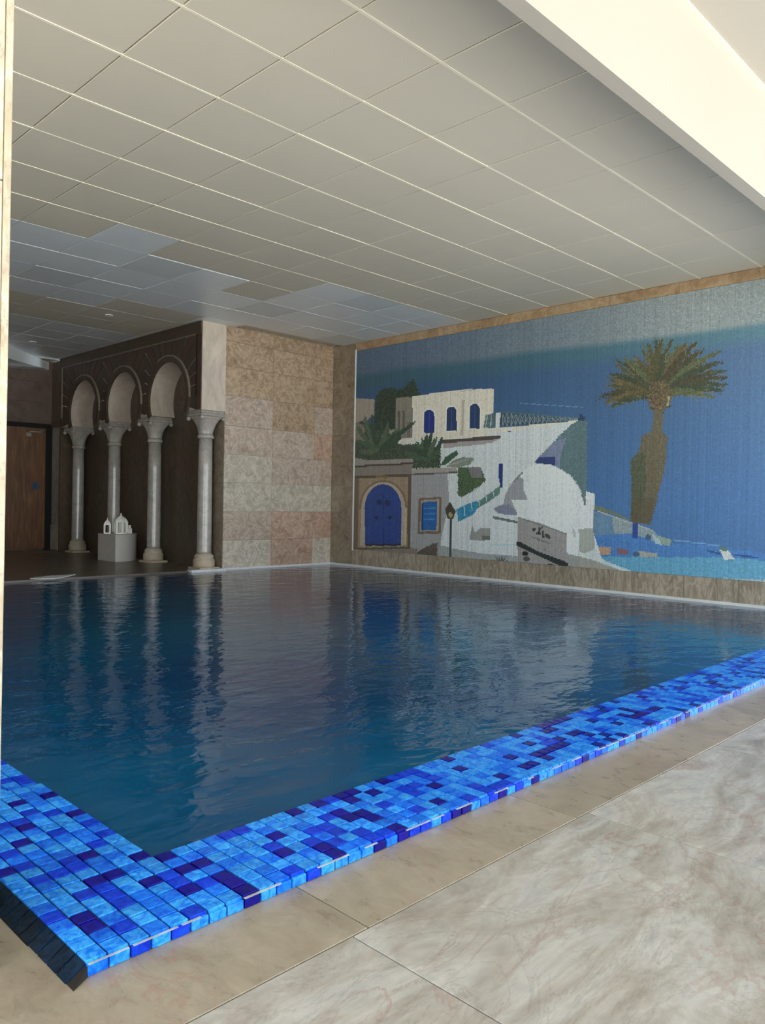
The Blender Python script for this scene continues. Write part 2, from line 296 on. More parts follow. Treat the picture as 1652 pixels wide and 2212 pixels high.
# ------------------------------------------------------------------ mural (mosaic of small tesserae)
def build_mural():
    ts = 0.0125; y0, y1, z0, z1 = 2.0, 8.45, 0.245, 3.185
    ny, nz = int((y1 - y0) / ts), int((z1 - z0) / ts)
    yc = y1 - (np.arange(ny) + 0.5) * ts; zc = z0 + (np.arange(nz) + 0.5) * ts
    Yc, Zc = np.meshgrid(yc, zc, indexing='ij')
    dx, dy, dz = XW, Yc, Zc - CAM[2]
    dep = dx * FV[0] + dy * FV[1] + dz * FV[2]
    px = 826 + FPX * (dx * RV[0] + dy * RV[1] + dz * RV[2]) / dep
    py = 1106 - FPX * (dx * UV[0] + dy * UV[1] + dz * UV[2]) / dep
    # the picture is laid out on a design sheet with the same scale
    col = np.zeros(px.shape + (3,))
    def lerp(a, b, t): return np.array(a)[None, None] * (1 - t[..., None]) + np.array(b)[None, None] * t[..., None]
    tx = np.clip((px - 770) / 880, 0, 1); up = np.clip((py - 700) / 560, 0, 1)
    sky = lerp((42, 72, 104), (74, 104, 140), tx)
    low = lerp((56, 98, 148), (70, 112, 164), tx)
    t = np.clip((py - 760) / 330, 0, 1); col = sky * (1 - t[..., None]) + low * t[..., None]
    yb = np.interp(px, [770, 868, 1000, 1160, 1300, 1480, 1652, 1900], [806, 789, 776, 752, 738, 716, 692, 664])
    nz_ = rng.normal(0, 1, px.shape)
    t = np.clip((py - yb) / 14 + 0.10 * nz_, 0, 1); teal = lerp((46, 82, 100), (76, 114, 130), tx)
    grey = lerp((72, 92, 116), (124, 136, 138), np.clip(tx * 1.25, 0, 1)); grey = grey * (1 + 0.05 * nz_[..., None])
    tt = np.clip((py - yb - 26) / 30, 0, 1)[..., None]
    col = np.where((t < 1)[..., None], grey * (1 - t[..., None]) + teal * t[..., None], teal * (1 - tt) + col * tt)
    def poly(pts, c, org=(0, 0, 1), soft=0.0, alpha=1.0, tex=0.0):
        nonlocal col
        P = [(org[0] + x / org[2], org[1] + y / org[2]) for x, y in pts]
        xs = [p[0] for p in P]; yy = [p[1] for p in P]
        sel = (px > min(xs) - 2) & (px < max(xs) + 2) & (py > min(yy) - 2) & (py < max(yy) + 2)
        if not sel.any(): return
        qx, qy = px[sel], py[sel]; ins = np.zeros(qx.shape, bool)
        if soft: qx = qx + rng.normal(0, soft, qx.shape); qy = qy + rng.normal(0, soft, qy.shape)
        j = len(P) - 1
        for i in range(len(P)):
            xi, yi = P[i]; xj, yj = P[j]
            if yi != yj: ins ^= ((yi > qy) != (yj > qy)) & (qx < (xj - xi) * (qy - yi) / (yj - yi) + xi)
            j = i
        cc = np.array(c, float)[None] * (1 + tex * rng.normal(0, 1, (qx.size, 1)))
        sub = col[sel]; sub[ins] = sub[ins] * (1 - alpha) + cc[ins] * alpha; col[sel] = sub
    def line(x0, y0_, x1, y1_, wd, c, org=(0, 0, 1), w2=None, **k):
        w2 = wd if w2 is None else w2
        L_ = math.hypot(x1 - x0, y1_ - y0_) or 1; nx, ny_ = -(y1_ - y0_) / L_, (x1 - x0) / L_
        poly([(x0 + nx * wd, y0_ + ny_ * wd), (x0 - nx * wd, y0_ - ny_ * wd), (x1 - nx * w2, y1_ - ny_ * w2), (x1 + nx * w2, y1_ + ny_ * w2)], c, org, **k)
    def ell(cx, cy, rx, ry, c, org=(0, 0, 1), a0=0, a1=360, **k):
        poly([(cx + rx * math.cos(math.radians(a)), cy + ry * math.sin(math.radians(a))) for a in np.linspace(a0, a1, 24)], c, org, **k)
    def frond(cx, cy, tx_, ty, wd, c, org, bend=0.0, **k):
        pts1, pts2 = [], []; n = 8; L_ = math.hypot(tx_ - cx, ty - cy); nx, ny_ = -(ty - cy) / L_, (tx_ - cx) / L_
        for i in range(n + 1):
            s = i / n; x = cx + (tx_ - cx) * s + nx * bend * L_ * math.sin(PI * s); y_ = cy + (ty - cy) * s + ny_ * bend * L_ * math.sin(PI * s)
            ww = wd * (0.35 + 1.0 * math.sin(PI * min(1, s * 0.85 + 0.12))) * (1 if s < 0.95 else 0.2) * random.uniform(0.75, 1.2)
            pts1.append((x + nx * ww, y_ + ny_ * ww)); pts2.append((x - nx * ww, y_ - ny_ * ww))
        poly(pts1 + pts2[::-1], c, org, **k)
    A = (700, 800, 5.027); B = (940, 820, 4.589); Cc = (940, 1020, 4.347); E_ = (1250, 1030, 4.109); Fp = (1160, 560, 2.911); G = (680, 560, 2.6645); T = (1100, 1050, 11.013)
    W1 = (186, 196, 198); W2 = (198, 206, 206)
    # coast and sea on the right
    poly([(130, 300), (300, 350), (470, 400), (670, 478), (760, 600), (1000, 640), (-20, 640)], (92, 128, 158), E_, tex=0.04)
    poly([(300, 360), (470, 400), (670, 478), (740, 600), (600, 600), (430, 520), (320, 520)], (128, 146, 152), E_, tex=0.05)
    poly([(140, 300), (300, 330), (400, 380), (470, 395), (360, 330), (210, 270), (150, 260)], (104, 114, 92), E_, soft=1)
    line(170, 305, 660, 478, 5, (158, 166, 158), E_)
    poly([(150, 520), (470, 500), (740, 600), (1000, 590), (1250, 620), (1652, 680), (1900, 700), (1900, 760), (100, 720)], (68, 118, 180), E_, tex=0.03)
    poly([(700, 520), (830, 560), (810, 610), (720, 600)], (126, 152, 138), E_)
    poly([(475, 385), (525, 385), (520, 545), (480, 545)], (44, 70, 140), E_)
    ell(615, 538, 26, 26, (62, 92, 122), E_)
    poly([(650, 500), (720, 560), (740, 610), (680, 590)], (150, 176, 186), E_)
    poly([(150, 705), (700, 715), (1300, 715), (1652, 745), (2200, 780), (2200, 1000), (640, 1000), (350, 800)], (86, 150, 182), E_, tex=0.03)
    poly([(160, 620), (285, 625), (280, 690), (170, 690)], (172, 138, 110), E_, soft=0.8); ell(135, 680, 36, 30, (60, 76, 110), E_)
    poly([(340, 630), (450, 650), (440, 690), (350, 690)], (120, 92, 100), E_, soft=0.8); poly([(540, 660), (700, 680), (700, 715), (540, 710)], (150, 152, 140), E_, soft=0.8)
    ell(510, 685, 30, 22, (66, 86, 116), E_)
    line(1140, 655, 1260, 685, 10, (46, 82, 138), E_); line(1370, 690, 1600, 720, 9, (46, 82, 138), E_); line(840, 560, 1250, 612, 5, (108, 150, 188), E_)
    poly([(1250, 650), (1330, 655), (1385, 735), (1290, 735)], (184, 190, 188), E_); poly([(1250, 610), (1330, 640), (1310, 660), (1250, 650)], (84, 118, 108), E_)
    poly([(800, 915), (1100, 895), (1652, 915), (2300, 950), (2300, 1010), (800, 960)], (156, 176, 180), E_, soft=1.2)
    # white village
    poly([(470, 1065), (560, 1030), (1028, 900), (1070, 1000), (1520, 930), (1560, 930), (1560, 1340), (1614, 1352), (1600, 1560), (1650, 1720), (1800, 1830), (1000, 1800), (700, 1720), (560, 1500)], W1, G, tex=0.012)
    poly([(300, 300), (550, 315), (550, 480), (440, 560), (300, 700)], (142, 134, 124), A)
    poly([(560, 300), (600, 230), (700, 180), (800, 205), (870, 190), (930, 120), (975, 90), (1020, 200), (1045, 275), (960, 300), (785, 305), (785, 660), (550, 660), (552, 480)], (44, 60, 50), A, soft=1.6, tex=0.18)
    poly([(780, 300), (962, 288), (950, 745), (780, 745)], (122, 118, 106), A)
    for xx in (815, 865): line(xx, 440, xx, 680, 12, (84, 84, 78), A)
    line(920, 560, 920, 730, 18, (100, 96, 86), A)
    poly([(962, 286), (1130, 258), (1508, 208), (1751, 204), (1751, 430), (1760, 500), (1560, 720), (960, 760)], (200, 196, 180), A, tex=0.012)
    poly([(0, 135), (300, 95), (580, 92), (580, 335), (520, 345), (520, 560), (0, 600)], (200, 196, 180), B, tex=0.012)
    line(280, 200, 265, 560, 12, (170, 164, 148), B); line(250, 118, 400, 100, 8, (160, 168, 160), B)
    for (x0, x1, ya, yb_, org, c) in ((1088, 1198, 428, 680, A, (32, 52, 124)), (1333, 1440, 395, 658, A, (36, 58, 98)), (345, 442, 240, 486, B, (36, 60, 100))):
        r = (x1 - x0) / 2; cx = (x0 + x1) / 2
        ell(cx, ya + r, r * 1.3, r * 1.3, (212, 210, 198), org, 180, 360); poly([(x0 - r * .3, ya + r), (x1 + r * .3, ya + r), (x1 + r * .3, yb_ + 8), (x0 - r * .3, yb_ + 8)], (212, 210, 198), org)
        ell(cx, ya + r, r, r, c, org, 180, 360); poly([(x0, ya + r), (x1, ya + r), (x1, yb_), (x0, yb_)], c, org, tex=0.05)
        line(cx, ya + r * .5, cx, yb_ - 10, 5, tuple(min(255, v + 26) for v in c), org)
    poly([(725, 1042), (1060, 1014), (1076, 1024), (1060, 1036), (740, 1062)], (80, 72, 68), G)
    poly([(740, 1060), (1066, 1034), (1020, 1056), (960, 1066), (742, 1088)], (146, 142, 142), G)
    # terrace railing
    poly([(505, 345), (600, 345), (600, 480), (480, 478)], (74, 100, 106), B, tex=0.1)
    poly([(600, 335), (650, 322), (640, 480), (604, 480)], (196, 202, 202), B)
    poly([(650, 318), (860, 338), (1430, 385), (1430, 402), (1050, 440), (640, 466)], (52, 76, 96), B, tex=0.08)
    line(650, 320, 1400, 384, 5, (84, 106, 110), B)
    for k in range(17):
        x = 670 + k * 44; h = 130 * (1 - (x - 650) / 860); yb2 = 462 - (x - 650) * 0.08
        line(x, yb2, x + 5, yb2 - h, 4, (120, 136, 138), B); line(x, yb2, x + 42, yb2 - h, 4, (112, 130, 134), B); line(x + 42, yb2, x, yb2 - h, 4, (112, 130, 134), B)
    line(520, 350, 500, 470, 5, (150, 166, 166), B); line(560, 350, 550, 470, 5, (150, 166, 166), B)
    line(840, 235, 1470, 275, 4, (112, 144, 170), B, alpha=0.7)
    poly([(430, 520), (500, 480), (520, 490), (1420, 405), (1420, 420), (540, 540)], (196, 196, 186), B)
    poly([(1400, 418), (1480, 398), (1506, 425), (1508, 1120), (1470, 1200), (1440, 1080), (1350, 950), (1200, 868), (1000, 800), (1100, 700), (1180, 610), (1290, 500), (1320, 470)], (86, 112, 118), B, tex=0.05, soft=0.7)
    poly([(1190, 610), (1300, 580), (1240, 760), (1240, 880), (1190, 860), (1000, 800), (1100, 700)], (112, 124, 152), B, tex=0.04)
    poly([(1030, 768), (1192, 764), (1190, 852), (985, 825)], (48, 66, 116), B)
    poly([(1440, 340), (1490, 380), (1480, 410), (1425, 402)], (50, 66, 96), B)
    # dome
    poly([(1200, 1245), (1230, 1200), (1290, 1178), (1360, 1182), (1430, 1215), (1490, 1275), (1530, 1340), (1548, 1420), (1562, 1420), (1564, 1336), (1614, 1352), (1604, 1450), (1602, 1556), (1520, 1560), (1520, 1700), (1460, 1700), (1440, 1580), (1160, 1480), (1100, 1400), (1120, 1300)], W2, G, tex=0.012)
    line(1250, 1200, 1100, 1330, 14, W2, G)
    line(1402, 90, 1405, 312, 9, (96, 116, 118), Cc, w2=7)
    poly([(690, 150), (760, 70), (800, 45), (832, 70), (835, 180), (872, 262), (720, 262), (745, 330), (775, 395), (640, 380), (560, 348), (640, 310), (655, 220)], (138, 142, 148), Cc, tex=0.02)
    poly([(690, 130), (812, 0), (830, 8), (745, 90)], (110, 114, 108), Cc)
    poly([(550, 342), (600, 312), (700, 300), (775, 402), (680, 402), (590, 385)], (116, 122, 142), Cc, tex=0.03)
    poly([(545, 410), (775, 460), (775, 482), (545, 436)], (94, 106, 106), Cc)
    poly([(632, 835), (672, 835), (674, 960), (664, 1075), (650, 1075), (630, 960)], (38, 56, 118), B)
    # stairs with teal fence, bush, banana leaves
    poly([(230, 870), (450, 868), (505, 1000), (400, 1090), (262, 1170), (225, 1140)], (70, 92, 66), B, soft=0.8, tex=0.14)
    poly([(320, 868), (450, 866), (470, 975), (370, 975)], (116, 114, 116), B)
    poly([(55, 850), (100, 770), (215, 700), (232, 740), (100, 850)], (56, 86, 64), B, tex=0.06)
    poly([(105, 866), (180, 800), (270, 768), (392, 778), (350, 842), (230, 872)], (116, 126, 116), B, tex=0.06)
    line(130, 850, 340, 790, 5, (150, 154, 140), B)
    poly([(400, 280), (610, 128), (612, 200), (500, 280), (395, 345), (380, 320)], (86, 122, 112), Cc, tex=0.08)
    poly([(195, 352), (280, 308), (395, 268), (395, 345), (355, 400), (215, 468)], (46, 128, 168), Cc, tex=0.06)
    for k in range(6): line(205 + k * 68, 350 - k * 36, 212 + k * 68, 450 - k * 44, 4, (160, 190, 196), Cc)
    poly([(320, 640), (350, 495), (372, 565), (430, 522), (520, 525), (518, 640)], (134, 138, 134), Cc, tex=0.03)
    poly([(440, 600), (520, 600), (518, 640), (440, 638)], (98, 104, 100), Cc)
    line(520, 684, 768, 684, 6, (156, 186, 194), Cc)
    poly([(30, 680), (170, 715), (420, 760), (775, 790), (775, 900), (20, 900)], (142, 150, 150), Cc, tex=0.04)
    for a in (-60, -35, -12, 14, 38, 62): frond(615, 870, 615 + 80 * math.sin(math.radians(a)), 870 - 92 * math.cos(math.radians(a)), 7, (86, 94, 92), Cc)
    # sign wall
    poly([(203, 733), (700, 868), (1375, 1130), (1375, 1600), (1652, 1690), (2600, 1900), (2600, 2200), (200, 2100)], (142, 141, 140), T, tex=0.02)
    line(205, 740, 1375, 1140, 14, (112, 118, 116), T)
    poly([(170, 1330), (260, 1325), (700, 1560), (1330, 1790), (1420, 1860), (1425, 1975), (1180, 1885), (700, 1660), (180, 1415)], (44, 52, 50), T)
    K = (62, 64, 62)
    ell(588, 1030, 42, 42, K, T); line(735, 975, 700, 1140, 26, K, T); line(640, 1130, 760, 1120, 24, K, T); line(805, 1070, 812, 1230, 24, K, T); line(740, 1000, 800, 975, 18, (84, 86, 84), T)
    line(850, 1160, 970, 1190, 28, K, T); line(930, 1190, 975, 1250, 28, K, T); line(870, 1200, 930, 1225, 20, K, T)
    line(530, 1210, 690, 1260, 13, (104, 104, 102), T); ell(712, 1275, 30, 34, (100, 98, 98), T); line(760, 1300, 985, 1365, 15, (108, 108, 106), T); line(830, 1490, 880, 1520, 22, (106, 116, 112), T)
    ell(385, 1610, 78, 55, (50, 50, 46), T); ell(415, 1730, 76, 64, (78, 76, 74), T); ell(735, 1925, 200, 78, (66, 112, 150), T); ell(600, 1930, 60, 60, (72, 84, 110), T); ell(960, 1925, 84, 84, (56, 62, 72), T); ell(1050, 1940, 50, 90, (96, 96, 94), T)
    poly([(1240, 575), (1352, 560), (1345, 700), (1360, 770), (1240, 765)], (200, 208, 208), Cc)
    poly([(1350, 530), (1482, 530), (1505, 720), (1400, 765), (1350, 740)], (150, 158, 152), Cc)
    line(1345, 765, 1640, 860, 14, (186, 196, 192), Cc); line(1300, 530, 1310, 610, 10, (168, 176, 176), Cc)
    poly([(1250, 775), (1400, 790), (1652, 880), (1652, 980), (1250, 960)], (140, 146, 142), Cc, tex=0.03)
    poly([(0, 690), (190, 748), (350, 812), (560, 895), (560, 960), (0, 960)], (146, 148, 140), E_, tex=0.03); line(0, 690, 200, 750, 12, (188, 198, 196), E_); line(200, 750, 590, 895, 14, (176, 196, 198), E_)
    # left gate and garden
    poly([(300, 600), (430, 540), (560, 640), (780, 640), (850, 800), (1060, 800), (1270, 830), (1270, 1060), (960, 1070), (960, 980), (300, 980)], (60, 74, 60), A, soft=1.5, tex=0.16)
    poly([(300, 560), (440, 600), (440, 760), (300, 780)], (112, 108, 102), A, soft=1.5, tex=0.1)
    poly([(780, 790), (850, 740), (1010, 735), (1010, 790), (850, 805)], (190, 192, 182), A); poly([(705, 650), (790, 645), (780, 690), (710, 690)], (140, 140, 130), A, soft=1)
    for (cx, cy, tips) in ((600, 860, [(440, 480), (520, 470), (360, 600), (350, 760), (620, 520), (700, 560), (800, 640), (1000, 555), (840, 720), (380, 880)]),
                           (1130, 980, [(1010, 770), (1060, 720), (1120, 690), (1180, 640), (1230, 720), (1290, 720), (970, 840), (1000, 960), (1250, 860), (880, 870)])):
        for tx2, ty2 in tips:
            frond(cx, cy, tx2, ty2, 20, random.choice([(50, 72, 56), (62, 88, 66), (78, 92, 74)]), A, bend=random.uniform(-.1, .1), soft=0.6, tex=0.08)
    poly([(300, 940), (470, 975), (700, 970), (960, 955), (966, 1000), (300, 1040)], (136, 132, 124), A, tex=0.03)
    poly([(300, 1036), (966, 1000), (966, 1020), (300, 1056)], (72, 64, 58), A); poly([(300, 1055), (966, 1020), (955, 1130), (300, 1152)], (120, 115, 108), A, tex=0.03)
    poly([(300, 1148), (955, 1126), (955, 1160), (300, 1180)], (84, 74, 62), A)
    poly([(955, 1075), (1430, 1050), (1455, 1090), (1455, 1118), (955, 1132)], (150, 146, 138), A); line(960, 1130, 1450, 1108, 8, (84, 80, 76), A)
    poly([(950, 1136), (1345, 1122), (1360, 1480), (1300, 1700), (1232, 2055), (985, 2045), (1020, 1930), (935, 1935)], (142, 146, 148), A, tex=0.025)
    poly([(300, 1175), (950, 1155), (935, 1920), (300, 1950)], (140, 124, 102), A, tex=0.04)
    poly([(300, 1175), (378, 1175), (365, 1940), (300, 1940)], (104, 90, 76), A); poly([(915, 1160), (950, 1158), (938, 1925), (905, 1925)], (92, 78, 64), A)
    ell(645, 1500, 262, 310, (120, 100, 78), A, 180, 360); ell(645, 1500, 240, 288, (164, 152, 136), A, 180, 360)
    poly([(405, 1500), (885, 1490), (870, 1900), (395, 1910)], (164, 154, 140), A, tex=0.03); line(895, 1500, 880, 1900, 10, (176, 160, 124), A)
    ell(642, 1500, 200, 262, (38, 66, 134), A, 180, 360, tex=0.06); poly([(442, 1495), (842, 1495), (836, 1905), (448, 1905)], (38, 66, 134), A, tex=0.07)
    ell(600, 1430, 30, 30, (30, 46, 90), A); ell(690, 1440, 34, 34, (30, 46, 90), A); ell(570, 1600, 20, 20, (26, 40, 80), A); ell(715, 1600, 20, 20, (26, 40, 80), A); line(645, 1340, 645, 1890, 5, (28, 50, 108), A)
    line(560, 1160, 700, 1160, 14, (120, 104, 50), A); line(450, 1895, 830, 1895, 10, (36, 44, 66), A)
    poly([(300, 1930), (935, 1920), (1020, 1940), (985, 2050), (300, 2000)], (120, 112, 102), A); line(300, 1940, 935, 1925, 10, (84, 76, 66), A)
    poly([(1030, 1388), (1278, 1374), (1272, 1775), (1022, 1778)], (110, 94, 76), A); poly([(1055, 1410), (1250, 1398), (1245, 1745), (1045, 1750)], (150, 142, 130), A)
    poly([(1070, 1432), (1228, 1420), (1220, 1735), (1062, 1738)], (36, 92, 158), A, tex=0.05); line(1070, 1440, 1065, 1730, 10, (34, 56, 128), A)
    for yy in (1500, 1560, 1620): line(1080, yy, 1215, yy - 6, 7, (52, 126, 186), A)
    poly([(1020, 1965), (1120, 1910), (1234, 1870), (1228, 2062), (980, 2045)], (86, 78, 70), A, soft=0.8, tex=0.08)
    poly([(1315, 1510), (1370, 1425), (1432, 1535), (1402, 1615), (1342, 1610)], (66, 62, 54), A); ell(1375, 1570, 22, 30, (150, 140, 100), A); line(1376, 1605, 1374, 2090, 12, (58, 68, 72), A)
    # palm tree
    poly([(735, 930), (795, 930), (787, 1080), (822, 1130), (812, 1250), (782, 1400), (742, 1560), (712, 1672), (590, 1650), (596, 1450), (590, 1260), (640, 1205), (662, 1115), (722, 1080)], (98, 92, 74), Fp, soft=1.2, tex=0.05)
    poly([(590, 1260), (680, 1200), (690, 1400), (640, 1640), (592, 1650), (596, 1450)], (78, 84, 66), Fp, soft=1.2, tex=0.08)
    poly([(600, 1500), (740, 1500), (712, 1672), (590, 1650)], (84, 78, 60), Fp, soft=1.2, alpha=0.6)
    tips = [(385, 865), (420, 905), (470, 925), (430, 800), (440, 760), (455, 720), (490, 670), (490, 630), (540, 620), (600, 600), (660, 560), (690, 520), (740, 490), (790, 485), (850, 500), (900, 530), (955, 510), (1010, 515), (1060, 560),
            (1110, 600), (1165, 575), (1180, 640), (1205, 700), (1215, 740), (1212, 790), (1200, 830), (1120, 870), (1040, 850), (560, 880), (620, 640), (820, 560), (960, 560)]
    for k, (tx2, ty2) in enumerate(tips):
        c = random.choice([(62, 70, 54), (76, 76, 52), (94, 84, 58), (84, 92, 66), (70, 66, 50)])
        frond(770, 850, tx2, ty2, 17, c, Fp, bend=0.06 * (1 if tx2 < 770 else -1), soft=1.5, tex=0.07)
        L_ = math.hypot(tx2 - 770, ty2 - 850)
        for s in (0.55, 0.7, 0.85):
            x, y_ = 770 + (tx2 - 770) * s, 850 + (ty2 - 850) * s
            line(x, y_, x + (tx2 - 770) / L_ * 55 + random.uniform(-28, 28), y_ + (ty2 - 850) / L_ * 55 + random.uniform(-28, 28), 4, random.choice([(112, 108, 72), (66, 74, 54), (92, 100, 60)]), Fp, w2=1)
    poly([(690, 860), (720, 780), (800, 760), (860, 830), (840, 920), (790, 960), (715, 950)], (92, 82, 62), Fp, soft=2, tex=0.14)
    line(830, 860, 822, 920, 6, (156, 150, 112), Fp)
    # tile-to-tile variation and vertical streaks
    streak = rng.normal(0, 0.022, (ny, 1)); col = col * (1 + streak[..., None] + rng.normal(0, 0.028, px.shape)[..., None] + rng.normal(0, 0.012, col.shape))
    col = col * 0.88 + 0.12 * (col @ np.array([0.3, 0.59, 0.11]))[..., None]; lin = np.clip(col, 0, 255) / 255; lin = np.where(lin <= 0.04045, lin / 12.92, ((lin + 0.055) / 1.055) ** 2.4)
    # mesh: every tessera one face on the front, plus the panel's rim and back
    yv = y1 - np.arange(ny + 1) * ts; zv = z0 + np.arange(nz + 1) * ts
    YV, ZV = np.meshgrid(yv, zv, indexing='ij'); XV = np.full_like(YV, XW - 0.006)
    co = np.stack([XV, YV, ZV], -1).reshape(-1, 3)
    ii, jj = np.meshgrid(np.arange(ny), np.arange(nz), indexing='ij'); a = ii * (nz + 1) + jj
    quads = np.stack([a, a + nz + 1, a + nz + 2, a + 1], -1).reshape(-1, 4)
    nb = len(co); yl = y1 - ny * ts; zt = z0 + nz * ts
    co = np.vstack([co, [[XW + 0.019, y1, z0], [XW + 0.019, yl, z0], [XW + 0.019, yl, zt], [XW + 0.019, y1, zt]]])
    c0, c1, c2, c3 = 0, ny * (nz + 1), ny * (nz + 1) + nz, nz
    quads = np.vstack([quads, [[c0, nb, nb + 1, c1], [c1, nb + 1, nb + 2, c2], [c2, nb + 2, nb + 3, c3], [c3, nb + 3, nb, c0], [nb, nb + 3, nb + 2, nb + 1]]])
    me = bpy.data.meshes.new('mosaic_mural'); nf = len(quads)
    me.vertices.add(len(co)); me.vertices.foreach_set('co', co.ravel().astype(np.float32))
    me.loops.add(nf * 4); me.loops.foreach_set('vertex_index', quads.ravel().astype(np.int32))
    me.polygons.add(nf); me.polygons.foreach_set('loop_start', np.arange(0, nf * 4, 4, dtype=np.int32))
    me.update(); me.validate()
    at = me.attributes.new('tessera', 'FLOAT_COLOR', 'FACE')
    cc = np.ones((nf, 4), np.float32); cc[:ny * nz, :3] = lin.reshape(-1, 3); cc[ny * nz:, :3] = 0.1; at.data.foreach_set('color', cc.ravel())
    mt, nt, b = new_mat('mosaic_glass'); an = N(nt, 'ShaderNodeAttribute', attribute_name='tessera')
    mul = N(nt, 'ShaderNodeVectorMath', operation='SCALE'); mul.inputs['Scale'].default_value = MURAL_K
    nt.links.new(an.outputs['Color'], mul.inputs[0]); nt.links.new(mul.outputs[0], b.inputs['Base Color']); b.inputs['Roughness'].default_value = 0.45
    me.materials.append(mt)
    o = bpy.data.objects.new('mosaic_mural', me); C.objects.link(o)
    tag(o, 'large blue mosaic mural of a white seaside village, dome and palm tree', 'mural')
    box('edge_strip', XW - 0.02, XW - 0.0062, 8.446, 8.464, 0.225, 3.20, M['edge_white'], o)['label'] = 'thin white strip along the mural\'s left edge'
MURAL_K = 1.6
build_mural()

# ------------------------------------------------------------------ ceiling
ce = bmesh.new(); add_box(ce, XL, XW + 0.25, YBM + 0.08, YFAR + 0.2, HC + 0.03, HC + 0.2)
ceil = struct(mesh_obj('ceiling', ce, M['cream']), 'suspended ceiling of square cream panels above the pool', 'ceiling')
bm = bmesh.new(); add_box(bm, -0.2965, 0.2965, -0.2965, 0.2965, 0, 0.03, 0.003); pm = bpy.data.meshes.new('ceiling_panel')
bmesh.ops.recalc_face_normals(bm, faces=bm.faces); bm.to_mesh(pm); bm.free(); pm.materials.append(M['cream'])
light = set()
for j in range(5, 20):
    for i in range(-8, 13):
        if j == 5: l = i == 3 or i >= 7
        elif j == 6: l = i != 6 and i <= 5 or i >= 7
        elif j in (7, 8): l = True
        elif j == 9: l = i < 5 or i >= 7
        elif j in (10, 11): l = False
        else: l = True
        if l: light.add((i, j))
npan = 0
for j in range(-2, 18):
    for i in range(-3, 11):
        cx, cy = GX + (i + 0.5) * GS, GY + (j + 0.5) * GS
        if cx + 0.3 < 0.33 * cy: continue
        if cy > YB and cx - 0.3 > XA + 0.1: continue
        if cy + 0.3 > YFAR + 0.2 or cy - 0.3 < YBM: continue
        mt = None
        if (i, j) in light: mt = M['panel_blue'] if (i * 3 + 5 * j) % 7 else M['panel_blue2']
        z = HC + random.uniform(-0.0015, 0.001) - (0.004 if (i, j) in ((5, 6), (4, 6)) else 0)
        if cx + 0.297 > XW:
            box('ceiling_panel', cx - 0.2965, XW - 0.002, cy - 0.2965, cy + 0.2965, z, z + 0.03, mt or M['cream'], ceil)
        else: inst('ceiling_panel', pm, ceil, (cx, cy, z), mt)
        npan += 1
for i in range(-3, 11):     # narrow cut row against the bulkhead
    x0 = GX + i * GS
    box('ceiling_panel', x0 + 0.0035, min(x0 + GS - 0.0035, XW), YBM + 0.085, GY - 2 * GS - 0.0035, HC, HC + 0.03, M['cream'], ceil)
for j in range(-2, 6):
    yy = GY + j * GS
    box('ceiling_bar', max(-0.4, 0.3 * yy), XW, yy - 0.0085, yy + 0.0085, HC - 0.003, HC + 0.02, M['bar'], ceil)
struct(box('trim_3', XL, XW, YBM, YBM + 0.08, HC - 0.398, ZN + 0.1, M['white']), 'white bulkhead where the ceiling steps up', 'bulkhead')
nc = bmesh.new(); add_box(nc, XL, XW, YF, YBM, ZN, ZN + 0.1)
near = struct(mesh_obj('ceiling_near', nc, M['white']), 'higher smooth white ceiling near the windows', 'ceiling')
box('shadow_bead', XL, XW, YBM - 0.03, YBM, ZN - 0.012, ZN, M['cream'], near)
# recessed spotlights in the far ceiling
for (x, y), lb in zip(((4.69, 9.63), (4.73, 12.2)), ('small white recessed spotlight in the dark ceiling before the arcade', 'small spotlight deep in the far ceiling near the door wall')):
    t = thing('ceiling_spotlight', lb, 'light', (x, y, HC), 'ceiling spotlights')
    lathe('ring', [(0.03, -0.001), (0.05, -0.002), (0.052, -0.008), (0.038, -0.010), (0.032, -0.004)], M['lantern'], t, 20)
    lathe('lamp_glass', [(0.029, -0.001), (0.026, -0.006), (0.01, -0.009)], M['metal'], t, 16)
# slanted pale soffit before the far wall
sb = bmesh.new()
pts = [(4.45, 12.71, HC), (6.0, 14.55, HC), (5.92, 14.62, 3.15), (4.2, 12.79, 3.15)]
q = [(4.45, 12.71), (5.66, 14.14 - 0.25), (5.0, 14.0), (3.6, 13.0)]
a0 = [sb.verts.new((x, y, HC)) for x, y in ((3.9, 12.06), (5.66, 13.87), (5.66, 13.92), (3.9, 13.92))]
a1 = [sb.verts.new((x, y, z)) for x, y, z in ((3.9, 12.06, 3.03), (5.66, 13.87, 3.17), (5.66, 13.92, 3.17), (3.9, 13.92, 3.03))]
sb.faces.new(a0); sb.faces.new(a1[::-1])
for i in range(4): sb.faces.new((a0[i], a0[(i + 1) % 4], a1[(i + 1) % 4], a1[i]))
struct(mesh_obj('trim_4', sb, M['panel_blue']), 'pale slanted soffit between ceiling and door wall', 'soffit')

